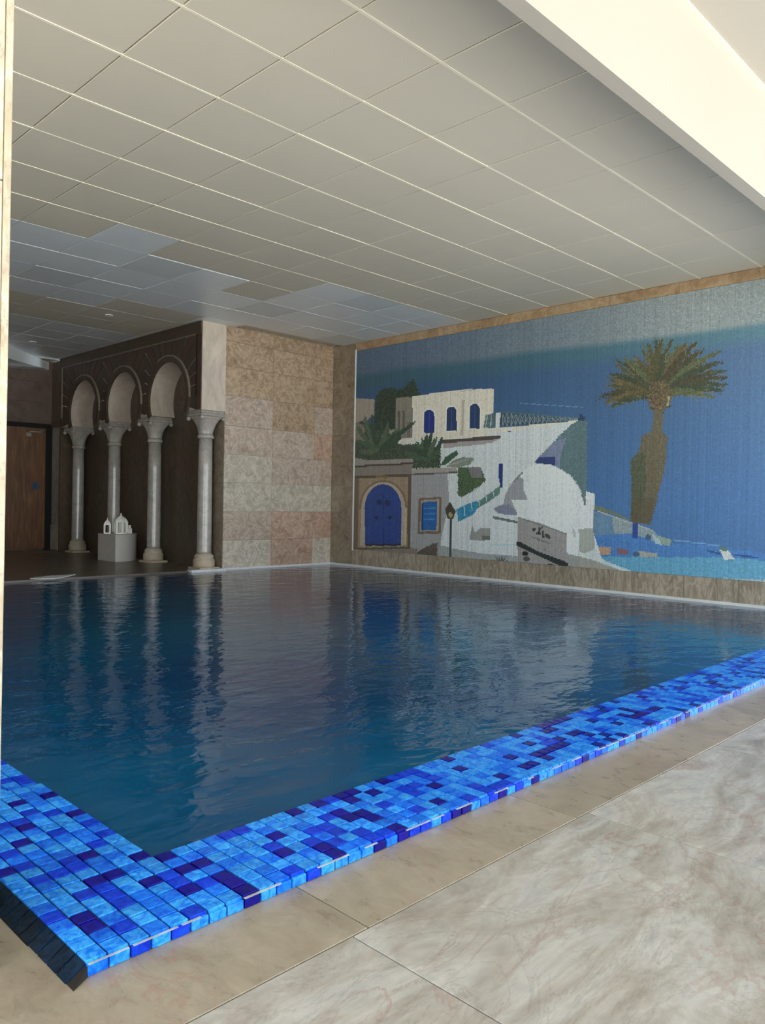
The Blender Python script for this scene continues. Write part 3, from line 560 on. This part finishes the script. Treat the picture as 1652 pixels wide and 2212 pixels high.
# ------------------------------------------------------------------ far end: wall slabs, door
for r in range(3):
    for k in range(6):
        x0 = 5.7 - 0.72 * (k + 1)
        slab_x(wfar, YFAR, x0, x0 + 0.72, 2.22 + r * 0.36, min(2.58 + r * 0.36, HC), M['far_wall'])
box('marble_tile', 5.78, 6.05, YFAR - 0.001, YFAR + 0.02, 0, 2.215, M['far_wall'], wfar)
dr = box('door_1', 4.70, 5.62, YFAR - 0.03, YFAR + 0.015, 0.03, 2.13, M['wood']); struct(dr, 'brown wooden door with a blue emblem in the far wall', 'door')
box('door_reveal', 5.62, 5.78, YFAR - 0.02, YFAR + 0.02, 0.0, 2.21, M['gap_black'], dr); box('door_reveal', 4.62, 4.70, YFAR - 0.02, YFAR + 0.02, 0.0, 2.21, M['gap_black'], dr)  # black strips put the darkness of the door's reveal into the colour
box('door_reveal', 4.70, 5.62, YFAR - 0.02, YFAR + 0.02, 2.13, 2.21, M['gap_black'], dr)
bm = bmesh.new()
for k in range(8):
    a = k * PI / 4; r0 = 0.085
    vs = [bm.verts.new((5.455 + r * math.cos(a + d), YFAR - 0.042, 1.12 + r * math.sin(a + d))) for r, d in ((0.02, 0), (0.05, 0.3), (r0, 0), (0.05, -0.3))]
    bm.faces.new(vs)
bmesh.ops.create_uvsphere(bm, u_segments=10, v_segments=6, radius=0.028, matrix=Matrix.Translation((5.455, YFAR - 0.035, 1.12)))
eb = bmesh.ops.extrude_face_region(bm, geom=[f for f in bm.faces if len(f.verts) == 4 and abs(f.calc_center_median().y - (YFAR - 0.042)) < 1e-4])
for v in eb['geom']:
    if isinstance(v, bmesh.types.BMVert): v.co.y += 0.012
mesh_obj('emblem', bm, M['emblem'], dr)['label'] = 'blue star-shaped ornament'
bm = bmesh.new(); add_box(bm, 5.27, 5.36, YFAR - 0.08, YFAR - 0.03, 1.97, 2.04, 0.006); add_box(bm, 5.34, 5.56, YFAR - 0.06, YFAR - 0.045, 2.055, 2.07); add_box(bm, 5.53, 5.56, YFAR - 0.06, YFAR - 0.03, 2.03, 2.09)
mesh_obj('door_closer', bm, M['metal'], dr)

# ------------------------------------------------------------------ arcade
AB = [(9.80, 0.50), (11.105, 0.50), (12.44, 0.50)]; ZC = 2.345; ZCAP = 2.13
arc = thing('arcade', 'dark marble arcade with three round horseshoe arches left of the tiled wall', 'arcade', (0, 0, 0))
def arch_pts(cy, r, n=22):       # from near foot up over to far foot
    a0 = math.asin((ZC - ZCAP) / 0.5)
    out = []
    for k in range(n + 1):
        a = -a0 + (PI + 2 * a0) * k / n
        out.append((cy - r * math.cos(a), ZC + r * math.sin(a)))
    return out
out = [(YB, HC), (YB, ZCAP)]
for cy, r in AB: out += arch_pts(cy, r)
out += [(13.36, ZCAP), (13.36, HC)]
extr('arch_wall', out, 'x', XA, XE + 0.0, M['arcade_light'], arc)['label'] = 'pale marble body of the arches'
box('back_panel', XE + 0.001, XE + 0.05, YB + 0.02, 13.36, 0, HC, M['niche'], arc)['label'] = 'dark green and red marble niche back'
box('side_panel', XA, XE + 0.05, 13.34, 13.40, 0, HC, M['niche'], arc)
# end face slab toward the pool
box('end_slab', XA + 0.001, XE - 0.002, YB - 0.008, YB - 0.0005, ZCAP + 0.002, HC, M['arcade_light'], arc)['label'] = 'tall pale veined slab on the arcade\'s end'
# facing: frieze band, archivolts, voussoirs, frame strips
ZFR = 3.125
box('frieze', XA - 0.022, XA - 0.0005, YB, 13.36, ZFR + 0.012, HC, M['arcade_dark'], arc)
box('frame_strip', XA - 0.03, XA - 0.0005, 9.07, 13.29, ZFR, ZFR + 0.012, M['arcade_trim'], arc); box('frame_strip', XA - 0.026, XA - 0.0005, 9.062, 9.07, 2.3, ZFR + 0.012, M['gap_black'], arc)
box('frame_strip', XA - 0.03, XA - 0.0005, 13.25, 13.275, 2.28, ZFR, M['arcade_trim'], arc)
box('edge_facing', XA - 0.012, XA - 0.0005, YB + 0.0, 9.06, ZCAP + 0.005, ZFR + 0.011, M['arcade_red'], arc); box('edge_facing', XA - 0.012, XA - 0.0005, 13.276, 13.36, ZCAP + 0.005, ZFR, M['arcade_dark'], arc)
bays = [(9.072, 10.452), (10.452, 11.772), (11.772, 13.248)]
for (cy, r), (ya, yb) in zip(AB, bays):
    a0 = math.asin((ZC - ZCAP) / 0.5)
    # archivolt
    n = 26; inner, outer = [], []
    for k in range(n + 1):
        a = -a0 + (PI + 2 * a0) * k / n; inner.append((cy - r * math.cos(a), ZC + r * math.sin(a))); outer.append((cy - (r + .075) * math.cos(a), ZC + (r + .075) * math.sin(a)))
    outer[0] = (max(outer[0][0], ya), outer[0][1]); outer[-1] = (min(outer[-1][0], yb), outer[-1][1])
    outer = [(min(max(u, ya), yb), v) for u, v in outer]
    extr('archivolt', inner + outer[::-1], 'x', XA - 0.035, XA - 0.0005, M['arcade_dark'], arc)
    o1 = [(min(max(cy - (r + .075) * math.cos(a), ya), yb), ZC + (r + .075) * math.sin(a)) for a in [(-0.05 + 2.1 * k / 16) for k in range(17)]]
    o2 = [(min(max(cy - (r + .092) * math.cos(a), ya - .005), yb), ZC + (r + .092) * math.sin(a)) for a in [(-0.05 + 2.1 * k / 16) for k in range(17)]]
    extr('arch_bead', o1 + o2[::-1], 'x', XA - 0.038, XA - 0.0006, M['arcade_trim'], arc)['label'] = 'pale bead along the arch'
    # wedge-shaped facing stones between the arch and the frame
    R0 = r + .094
    def hit(a):     # ray from the arch centre to the bay rectangle
        c, s = -math.cos(a), math.sin(a); t = 9
        if s > 1e-6: t = min(t, (ZFR - ZC) / s)
        if c < -1e-6: t = min(t, (ya - cy) / c)
        if c > 1e-6: t = min(t, (yb - cy) / c)
        return t
    angs = [-0.30] + [0.18 + k * (PI - 0.36) / 13 for k in range(14)] + [PI + 0.30]
    corner = [math.atan2(ZFR - ZC, cy - ya), PI - math.atan2(ZFR - ZC, yb - cy)]
    for k in range(len(angs) - 1):
        b0, b1 = angs[k] + 0.012, angs[k + 1] - 0.012; sub = sorted([b0, b1, (b0 + b1) / 2] + [c_ for c_ in corner if b0 < c_ < b1] + [b0 + (b1 - b0) * .25, b0 + (b1 - b0) * .75])
        o_, i_ = [], []
        for a in sub:
            t = hit(a); R1 = min(R0, t - 0.001)
            o_.append((cy - t * math.cos(a), max(ZC + t * math.sin(a), ZCAP + .005))); i_.append((cy - R1 * math.cos(a), max(ZC + R1 * math.sin(a), ZCAP + .004)))
        extr('facing_stone', i_ + o_[::-1], 'x', XA - 0.010 - random.uniform(0, .006), XA - 0.0005, M['arcade_red'] if k % 3 == 1 else M['arcade_dark'], arc)

# columns
def make_column(name, label, x, y, group='marble columns of the arcade'):
    t = thing(name, label, 'column', (x, y, 0.0), group)
    z0 = 0.0
    bm = bmesh.new(); add_box(bm, -0.15, 0.15, -0.15, 0.15, 0.0, 0.03, 0.003)
    mesh_obj('plinth', bm, M['base_stone'], t)
    lathe('base', [(0.138, 0.03), (0.145, 0.05), (0.146, 0.10), (0.140, 0.135), (0.125, 0.142), (0.122, 0.150), (0.130, 0.165), (0.125, 0.185), (0.108, 0.195), (0.103, 0.21)], M['base_stone'], t, 36)
    lathe('shaft', [(0.100, 0.21), (0.098, 0.24), (0.098, 0.8), (0.094, 1.4), (0.091, 1.76)], M['column'], t, 48)
    # capital: neck ring, bell with leaf volutes, abacus
    bm = bmesh.new()
    add_lathe(bm, [(0.095, 1.76), (0.108, 1.765), (0.112, 1.785), (0.105, 1.805), (0.100, 1.815)], 0, 0, 36)
    seg = 48; rings = []
    for s in range(13):
        u = s / 12; z = 1.815 + 0.235 * u; sqr = u ** 1.6; rr = 0.100 + 0.075 * u ** 2.2
        ring = []
        for k in range(seg):
            a = 2 * PI * k / seg; c, s_ = math.cos(a), math.sin(a)
            sqf = 1 / max(abs(c), abs(s_)); f = (1 - sqr * .8) + sqr * .8 * min(sqf, 1.32)
            leaf = 1 + 0.055 * abs(math.sin(4 * a)) * math.sin(PI * min(1, u * 1.15))
            ring.append(bm.verts.new((rr * f * leaf * c, rr * f * leaf * s_, z)))
        rings.append(ring)
    for i in range(12):
        for k in range(seg): bm.faces.new((rings[i][k], rings[i][(k + 1) % seg], rings[i + 1][(k + 1) % seg], rings[i + 1][k]))
    bm.faces.new(rings[-1]); bm.faces.new(rings[0][::-1])
    cap = mesh_obj('capital', bm, M['column'], t, True)
    for sx in (-1, 1):
        for sy in (-1, 1):
            bm = bmesh.new(); bmesh.ops.create_uvsphere(bm, u_segments=14, v_segments=9, radius=0.028)
            for v in bm.verts: v.co = Vector((v.co.x * 1.15 + sx * .165, v.co.y * 1.15 + sy * .165, v.co.z * 1.05 + 2.03))
            mesh_obj('volute', bm, M['column'], cap, True)
    bm = bmesh.new(); add_box(bm, -0.185, 0.185, -0.185, 0.185, 2.052, 2.092, 0.008); add_box(bm, -0.178, 0.178, -0.172, 0.172, 2.0925, 2.128, 0.004)
    mesh_obj('abacus', bm, M['column'], t)
    return t
XC = 5.848
col_lab = ['foremost pale marble column at the pool edge beside the tiled wall', 'second marble column from the pool, right of the curved pedestal', 'third marble column from the pool, behind the white lantern ornaments', 'farthest full arcade column, nearest the wooden door']
for y, lb in zip((9.14, 10.49, 11.75, 13.05), col_lab): make_column('column', lb, XC, y)
pil = thing('pilaster', 'grey marble pilaster between the wooden door and the last arcade column', 'pilaster', (5.80, 13.62, 0))
bm = bmesh.new(); add_box(bm, -0.07, 0.07, -0.06, 0.24, 0.45, 2.16, 0.008); mesh_obj('shaft', bm, M['column'], pil)
bm = bmesh.new(); add_box(bm, -0.085, 0.085, -0.075, 0.24, 0.0, 0.45, 0.012); mesh_obj('base', bm, M['column'], pil)
bm = bmesh.new(); add_box(bm, -0.1, 0.1, -0.1, 0.24, 2.16, 2.24, 0.012); add_box(bm, -0.085, 0.085, -0.08, 0.24, 2.2401, HC - 0.001, 0.012); mesh_obj('capital', bm, M['far_wall'], pil)

# ------------------------------------------------------------------ far deck
fd = struct(box('floor_far', XL, XE + 0.05, YB - 0.0, YFAR + 0.02, -0.3, -0.004, M['joint']), 'dim marble floor in front of the arcade and door', 'floor')
yy = [YB + 0.002, 9.56, 10.3, 11.04, 11.78, 12.52, 13.26, 13.9]
for j in range(len(yy) - 1):
    for k in range(11):
        x1 = 6.08 - 0.74 * k; x0 = max(x1 - 0.74, XL)
        if x1 < 0.31 * yy[j]: continue
        g = 0.0015; bm = bmesh.new(); add_box(bm, x0 + g, min(x1, XE) - g, yy[j] + g, yy[j + 1] - g, -0.02, 0.0 - random.uniform(0, 0.001), 0.001); mesh_obj('floor_slab', bm, M['far_floor'], fd)
box('edge_slab', 5.50, XE, YB - 0.085, YB + 0.02, -0.02, 0.016, M['edge_white'], fd)['label'] = 'white marble ledge under the front column'
box('edge_slab', -1, 5.50, YB - 0.02, YB + 0.0, -0.02, 0.006, M['far_floor'], fd)
sl = extr('lit_edge_sliver', [(3.50, 9.02), (3.60, 9.12), (3.807, 9.2), (4.104, 9.2), (3.9, 9.0), (3.715, 8.86), (3.56, 8.93)], 'z', 0.0062, 0.016, M['edge_white'])  # white slab stands in for light catching the far pool edge
tag(sl, 'thin white crescent-shaped slab standing in for a lit sliver of the far pool edge', 'slab')

# pedestal and ornaments
cxp, cyp, rp = 5.40, 11.34, 0.555
q = [(cxp, cyp), (cxp, cyp - rp)] + [(cxp + rp * math.sin(a), cyp - rp * math.cos(a)) for a in [PI / 2 * k / 20 for k in range(1, 21)]]
ped = thing('pedestal', 'pale stone quarter-round pedestal between the second and third columns', 'pedestal', (0, 0, 0))
extr('body', q, 'z', 0.001, 0.385, M['pedestal'], ped)
q2 = [(cxp - .006, cyp), (cxp - .006, cyp - rp - .006)] + [(cxp + (rp + .006) * math.sin(a), cyp - (rp + .006) * math.cos(a)) for a in [PI / 2 * k / 20 for k in range(1, 21)]]
extr('top_slab', q2, 'z', 0.3855, 0.40, M['pedestal'], ped)
def lantern(name, label, x, y, w, h, z0=0.4005, n=6, rot=0.3):
    t = thing(name, label, 'lantern', (x, y, z0), 'white lanterns on the pedestal'); hb = h * 0.60; r = w / 2
    bm = bmesh.new()
    def ring(bm, r_, z): return [bm.verts.new((r_ * math.cos(rot + 2 * PI * k / n), r_ * math.sin(rot + 2 * PI * k / n), z)) for k in range(n)]
    def prism(bm, rs):
        R_ = [ring(bm, a, z) for a, z in rs]
        for i in range(len(R_) - 1):
            for k in range(n): bm.faces.new((R_[i][k], R_[i][(k + 1) % n], R_[i + 1][(k + 1) % n], R_[i + 1][k]))
        bm.faces.new(R_[0][::-1]); bm.faces.new(R_[-1])
    prism(bm, [(r, 0), (r, h * .06), (r * .94, h * .07)]); mesh_obj('base', bm, M['lantern'], t)
    for k in range(n):
        a = rot + 2 * PI * k / n; bm = bmesh.new(); px_, py_ = r * .9 * math.cos(a), r * .9 * math.sin(a); s = r * .17
        add_box(bm, px_ - s, px_ + s, py_ - s, py_ + s, h * .065, hb, 0.002); mesh_obj('post', bm, M['lantern'], t)
    # arched head ring between the posts
    bm = bmesh.new()
    for k in range(n):
        a, b_ = rot + 2 * PI * k / n, rot + 2 * PI * (k + 1) / n
        pa, pb = Vector((r * .9 * math.cos(a), r * .9 * math.sin(a), 0)), Vector((r * .9 * math.cos(b_), r * .9 * math.sin(b_), 0))
        top, bot = [], []
        for s in range(9):
            u = s / 8; p = pa.lerp(pb, u); d = abs(2 * u - 1); top.append(bm.verts.new((p.x, p.y, hb * 1.02))); bot.append(bm.verts.new((p.x, p.y, hb * (0.95 - 0.30 * (1 - math.sqrt(max(0, 1 - d * d)))))))
        for s in range(8): bm.faces.new((bot[s], bot[s + 1], top[s + 1], top[s]))
    ah = mesh_obj('arch_ring', bm, M['lantern'], t); md = ah.modifiers.new('thick', 'SOLIDIFY'); md.thickness = 0.008
    bm = bmesh.new(); prism(bm, [(r * 1.02, hb), (r * 1.05, hb * 1.05), (r * .95, hb + (h - hb) * .22), (r * .72, hb + (h - hb) * .42), (r * .34, hb + (h - hb) * .62), (r * .12, hb + (h - hb) * .78), (r * .06, h)]); mesh_obj('roof', bm, M['lantern'], t)
    lathe('finial', [(r * .05, h * .96), (r * .12, h * .975), (r * .10, h * .99), (r * .03, h * 1.02)], M['lantern'], t, 10)
    return t
lantern('lantern', 'larger white pointed-roof lantern standing on the pedestal', 5.60, 11.02, 0.19, 0.31)
lantern('lantern', 'smaller white lantern on the pedestal, left of the larger one', 5.455, 11.16, 0.125, 0.235, n=4, rot=0.3)
bx = thing('candle_box', 'small white stepped box on the pedestal right of the lanterns', 'box', (5.755, 11.06, 0.4005))
bm = bmesh.new(); add_box(bm, -0.035, 0.035, -0.03, 0.03, 0, 0.08, 0.004); mesh_obj('body', bm, M['lantern'], bx)
bm = bmesh.new(); add_box(bm, -0.018, 0.022, -0.02, 0.02, 0.0805, 0.13, 0.004); mesh_obj('top', bm, M['lantern'], bx)

# ------------------------------------------------------------------ pillar at the left
pl = thing('pillar', 'pale travertine-clad pillar at the left edge beside the pool corner', 'pillar', (0.143, 1.672, ZF))
pl.rotation_euler = (0, 0.0055, 0)      # it leans very slightly
zz = [0.0, 0.8, 1.62, 2.44, 3.32]
for a, b_ in zip(zz[:-1], zz[1:]):
    bm = bmesh.new(); add_box(bm, 0, 0.435, 0.004, 0.40, a + 0.001, b_ - 0.001, 0.002); mesh_obj('marble_slab', bm, M['pillar'], pl)
bm = bmesh.new(); add_box(bm, 0.4355, 0.45, 0.0, 0.40, 0.0, HC - ZF - 0.002, 0.002); mesh_obj('corner_strip', bm, M['pillar'], pl)

# ------------------------------------------------------------------ near floor
fl = struct(box('floor', XL, 8.0, YF - 0.2, 1.72, ZF - 0.25, ZF - 0.006, M['joint']), 'beige marble slab floor beside the pool', 'floor')
struct(box('floor_side', XL, 0.9, 1.72, YB, ZF - 0.25, ZF - 0.002, M['floor_tan']), 'floor strip on the left of the pool behind the pillar', 'floor')
def slab_f(x0, x1, y0, y1, mat):
    g = 0.0018; bm = bmesh.new(); add_box(bm, x0 + g, x1 - g, y0 + g, y1 - g, ZF - 0.022, ZF - random.uniform(0, 0.0008), 0.0012); mesh_obj('floor_slab', bm, mat, fl)
YJ = 1.262
def sx(xs, y0, y1, mat):
    for a, b_ in zip(xs[:-1], xs[1:]): slab_f(a, b_, y0, y1, mat)
s0 = 1.0208          # joints measured on the slightly lower plane
sx([XL, -0.56, 0.36, 1.262, 2.18, 3.09, 4.0, 4.9, 5.8, 6.7, 7.6, XW], YJ, 1.72, M['floor_tan'])
sx([XL, -0.8, 0.2, 1.21, 2.24, 3.26, 4.28, 5.3, 6.3, 7.2, XW], 0.26, YJ, M['floor'])
sx([XL, -0.3, 0.7, 1.72, 2.74, 3.76, 4.8, 5.8, 6.8, XW], -0.74, 0.26, M['floor'])
sx([XL, -0.8, 0.2, 1.21, 2.24, 3.26, 4.28, 5.3, 6.3, 7.2, XW], -1.74, -0.74, M['floor'])
sx([XL, -0.3, 0.7, 1.72, 2.74, 3.76, 4.8, 5.8, 6.8, XW], YF, -1.74, M['floor'])

# ------------------------------------------------------------------ pool water and coping
TP = 0.0485; CX0, CY0 = 0.713, 1.528; NW = 7
CXI, CYI = CX0 + NW * TP, CY0 + NW * TP
bm = bmesh.new(); add_box(bm, CXI - 0.001, XW + 0.0, CYI - 0.001, YB - 0.001, -1.25, -0.013)
wo = mesh_obj('pool_water', bm, M['water']); tag(wo, 'deep blue gently rippled water filling the indoor pool', 'water', kind='stuff')
cop = thing('pool_coping', 'L-shaped raised pool rim covered in small glazed blue mosaic tiles', 'coping', (0, 0, 0))
bm = bmesh.new(); add_box(bm, CX0 + .002, XW, CY0 + 0.004, CYI - .002, -0.25, -0.0045); add_box(bm, CX0 + .002, CXI - .002, CYI - .002, 2.59, -0.25, -0.0046)
add_box(bm, CX0 + .002, CXI - .002, 2.59, YB, -0.25, -0.0125)
mesh_obj('bed', bm, M['grout'], cop)
g = 0.0021
bm = bmesh.new(); add_box(bm, g, TP - g, g, TP - g, -0.008, 0, 0.0016); tm = bpy.data.meshes.new('tile'); bmesh.ops.recalc_face_normals(bm, faces=bm.faces); bm.to_mesh(tm); bm.free(); tm.materials.append(GL[0])
def pick(): return int(rng.choice(4, p=GW))
cells = []
nx = int((XW - CX0) / TP)
for i in range(nx):
    for j in range(NW): cells.append((i, j, 0.0))
for j in range(NW, int((YB - CY0) / TP)):
    yj = CY0 + j * TP
    for i in range(NW): cells.append((i, j, 0.0 if yj < 2.575 else -0.008))
def vis_size(c):
    x, y = CX0 + (c[0] + .5) * TP, CY0 + (c[1] + .5) * TP
    d = x * FV[0] + y * FV[1]; u = 826 + FPX * (x * RV[0] + y * RV[1]) / d
    return (0 if -30 < u < 1690 else 100) + d
cells.sort(key=vis_size)
for c in cells[:250]:
    inst('tile', tm, cop, (CX0 + c[0] * TP, CY0 + c[1] * TP, c[2] + random.uniform(-0.0006, 0.0006)), GL[pick()])
def join_boxes(lst, name, mats, parent):
    bm = bmesh.new()
    for (x0, x1, y0, y1, z0, z1, mi) in lst:
        vs = [bm.verts.new(p) for p in ((x0, y0, z0), (x1, y0, z0), (x1, y1, z0), (x0, y1, z0), (x0 + .001, y0 + .001, z1), (x1 - .001, y0 + .001, z1), (x1 - .001, y1 - .001, z1), (x0 + .001, y1 - .001, z1))]
        for f in ((0, 1, 5, 4), (1, 2, 6, 5), (2, 3, 7, 6), (3, 0, 4, 7), (4, 5, 6, 7)):
            bm.faces.new([vs[k] for k in f]).material_index = mi
    o = mesh_obj(name, bm, mats[0], parent)
    for mt in mats[1:]: o.data.materials.append(mt)
    return o
rest = [(CX0 + c[0] * TP + g, CX0 + (c[0] + 1) * TP - g, CY0 + c[1] * TP + g, CY0 + (c[1] + 1) * TP - g, c[2] - .008, c[2], pick()) for c in cells[250:]]
ro = join_boxes(rest, 'tile_field', GL, cop); ro['kind'] = 'stuff'
# outer vertical face toward the floor (tiles cut to a strip)
bm = bmesh.new(); add_box(bm, g, TP - g, -0.006, 0.004, ZF, -0.0065, 0.0014); fm = bpy.data.meshes.new('edge_tile'); bmesh.ops.recalc_face_normals(bm, faces=bm.faces); bm.to_mesh(fm); bm.free(); fm.materials.append(GL[0])
for i in range(50): inst('edge_tile', fm, cop, (CX0 + i * TP, CY0, 0), GL[pick()])
ro = join_boxes([(CX0 + i * TP + g, CX0 + (i + 1) * TP - g, CY0 - .006, CY0 + .004, ZF, -0.0065, pick()) for i in range(50, nx)], 'edge_tile_field', GL, cop); ro['kind'] = 'stuff'
# front faces of those far edge tiles are covered by their own boxes; pale chipped grout bead on the arris
bm = bmesh.new(); x = CX0 + 0.005
while x < 5.6:
    l = random.uniform(0.03, 0.12); hgt = random.uniform(-0.0016, -0.0002)
    add_box(bm, x, x + l, CY0 - 0.0055, CY0 + 0.0005 + random.uniform(0, .001), -0.0066, -0.0042 + hgt); x += l + random.choice((0.01, 0.06, 0.12))
gb = mesh_obj('grout_bead', bm, M['grout_pale'], cop); gb['kind'] = 'stuff'; gb['label'] = 'chipped pale grout along the outer edge'
# slanted dark skirt on the left side
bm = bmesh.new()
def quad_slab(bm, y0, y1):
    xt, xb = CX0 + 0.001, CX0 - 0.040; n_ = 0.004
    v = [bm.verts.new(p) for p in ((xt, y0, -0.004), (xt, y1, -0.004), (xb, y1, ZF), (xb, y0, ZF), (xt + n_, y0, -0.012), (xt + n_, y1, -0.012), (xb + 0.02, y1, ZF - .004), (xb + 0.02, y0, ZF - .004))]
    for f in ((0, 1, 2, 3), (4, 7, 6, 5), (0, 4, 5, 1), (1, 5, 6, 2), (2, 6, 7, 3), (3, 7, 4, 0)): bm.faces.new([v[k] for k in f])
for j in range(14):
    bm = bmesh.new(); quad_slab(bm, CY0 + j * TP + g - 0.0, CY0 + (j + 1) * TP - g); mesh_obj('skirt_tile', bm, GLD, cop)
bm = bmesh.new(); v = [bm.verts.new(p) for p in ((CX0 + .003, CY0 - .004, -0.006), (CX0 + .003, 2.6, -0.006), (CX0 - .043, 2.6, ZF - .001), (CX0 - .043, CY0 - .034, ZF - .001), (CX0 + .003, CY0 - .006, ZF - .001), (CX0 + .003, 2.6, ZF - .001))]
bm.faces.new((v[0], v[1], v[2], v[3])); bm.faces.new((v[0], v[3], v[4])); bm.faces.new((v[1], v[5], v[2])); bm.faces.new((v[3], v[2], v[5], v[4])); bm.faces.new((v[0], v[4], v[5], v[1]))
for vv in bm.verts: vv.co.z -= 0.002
mesh_obj('skirt_bed', bm, M['gap_black'], cop)['label'] = 'black sloping mortar bed under the dark side tiles'
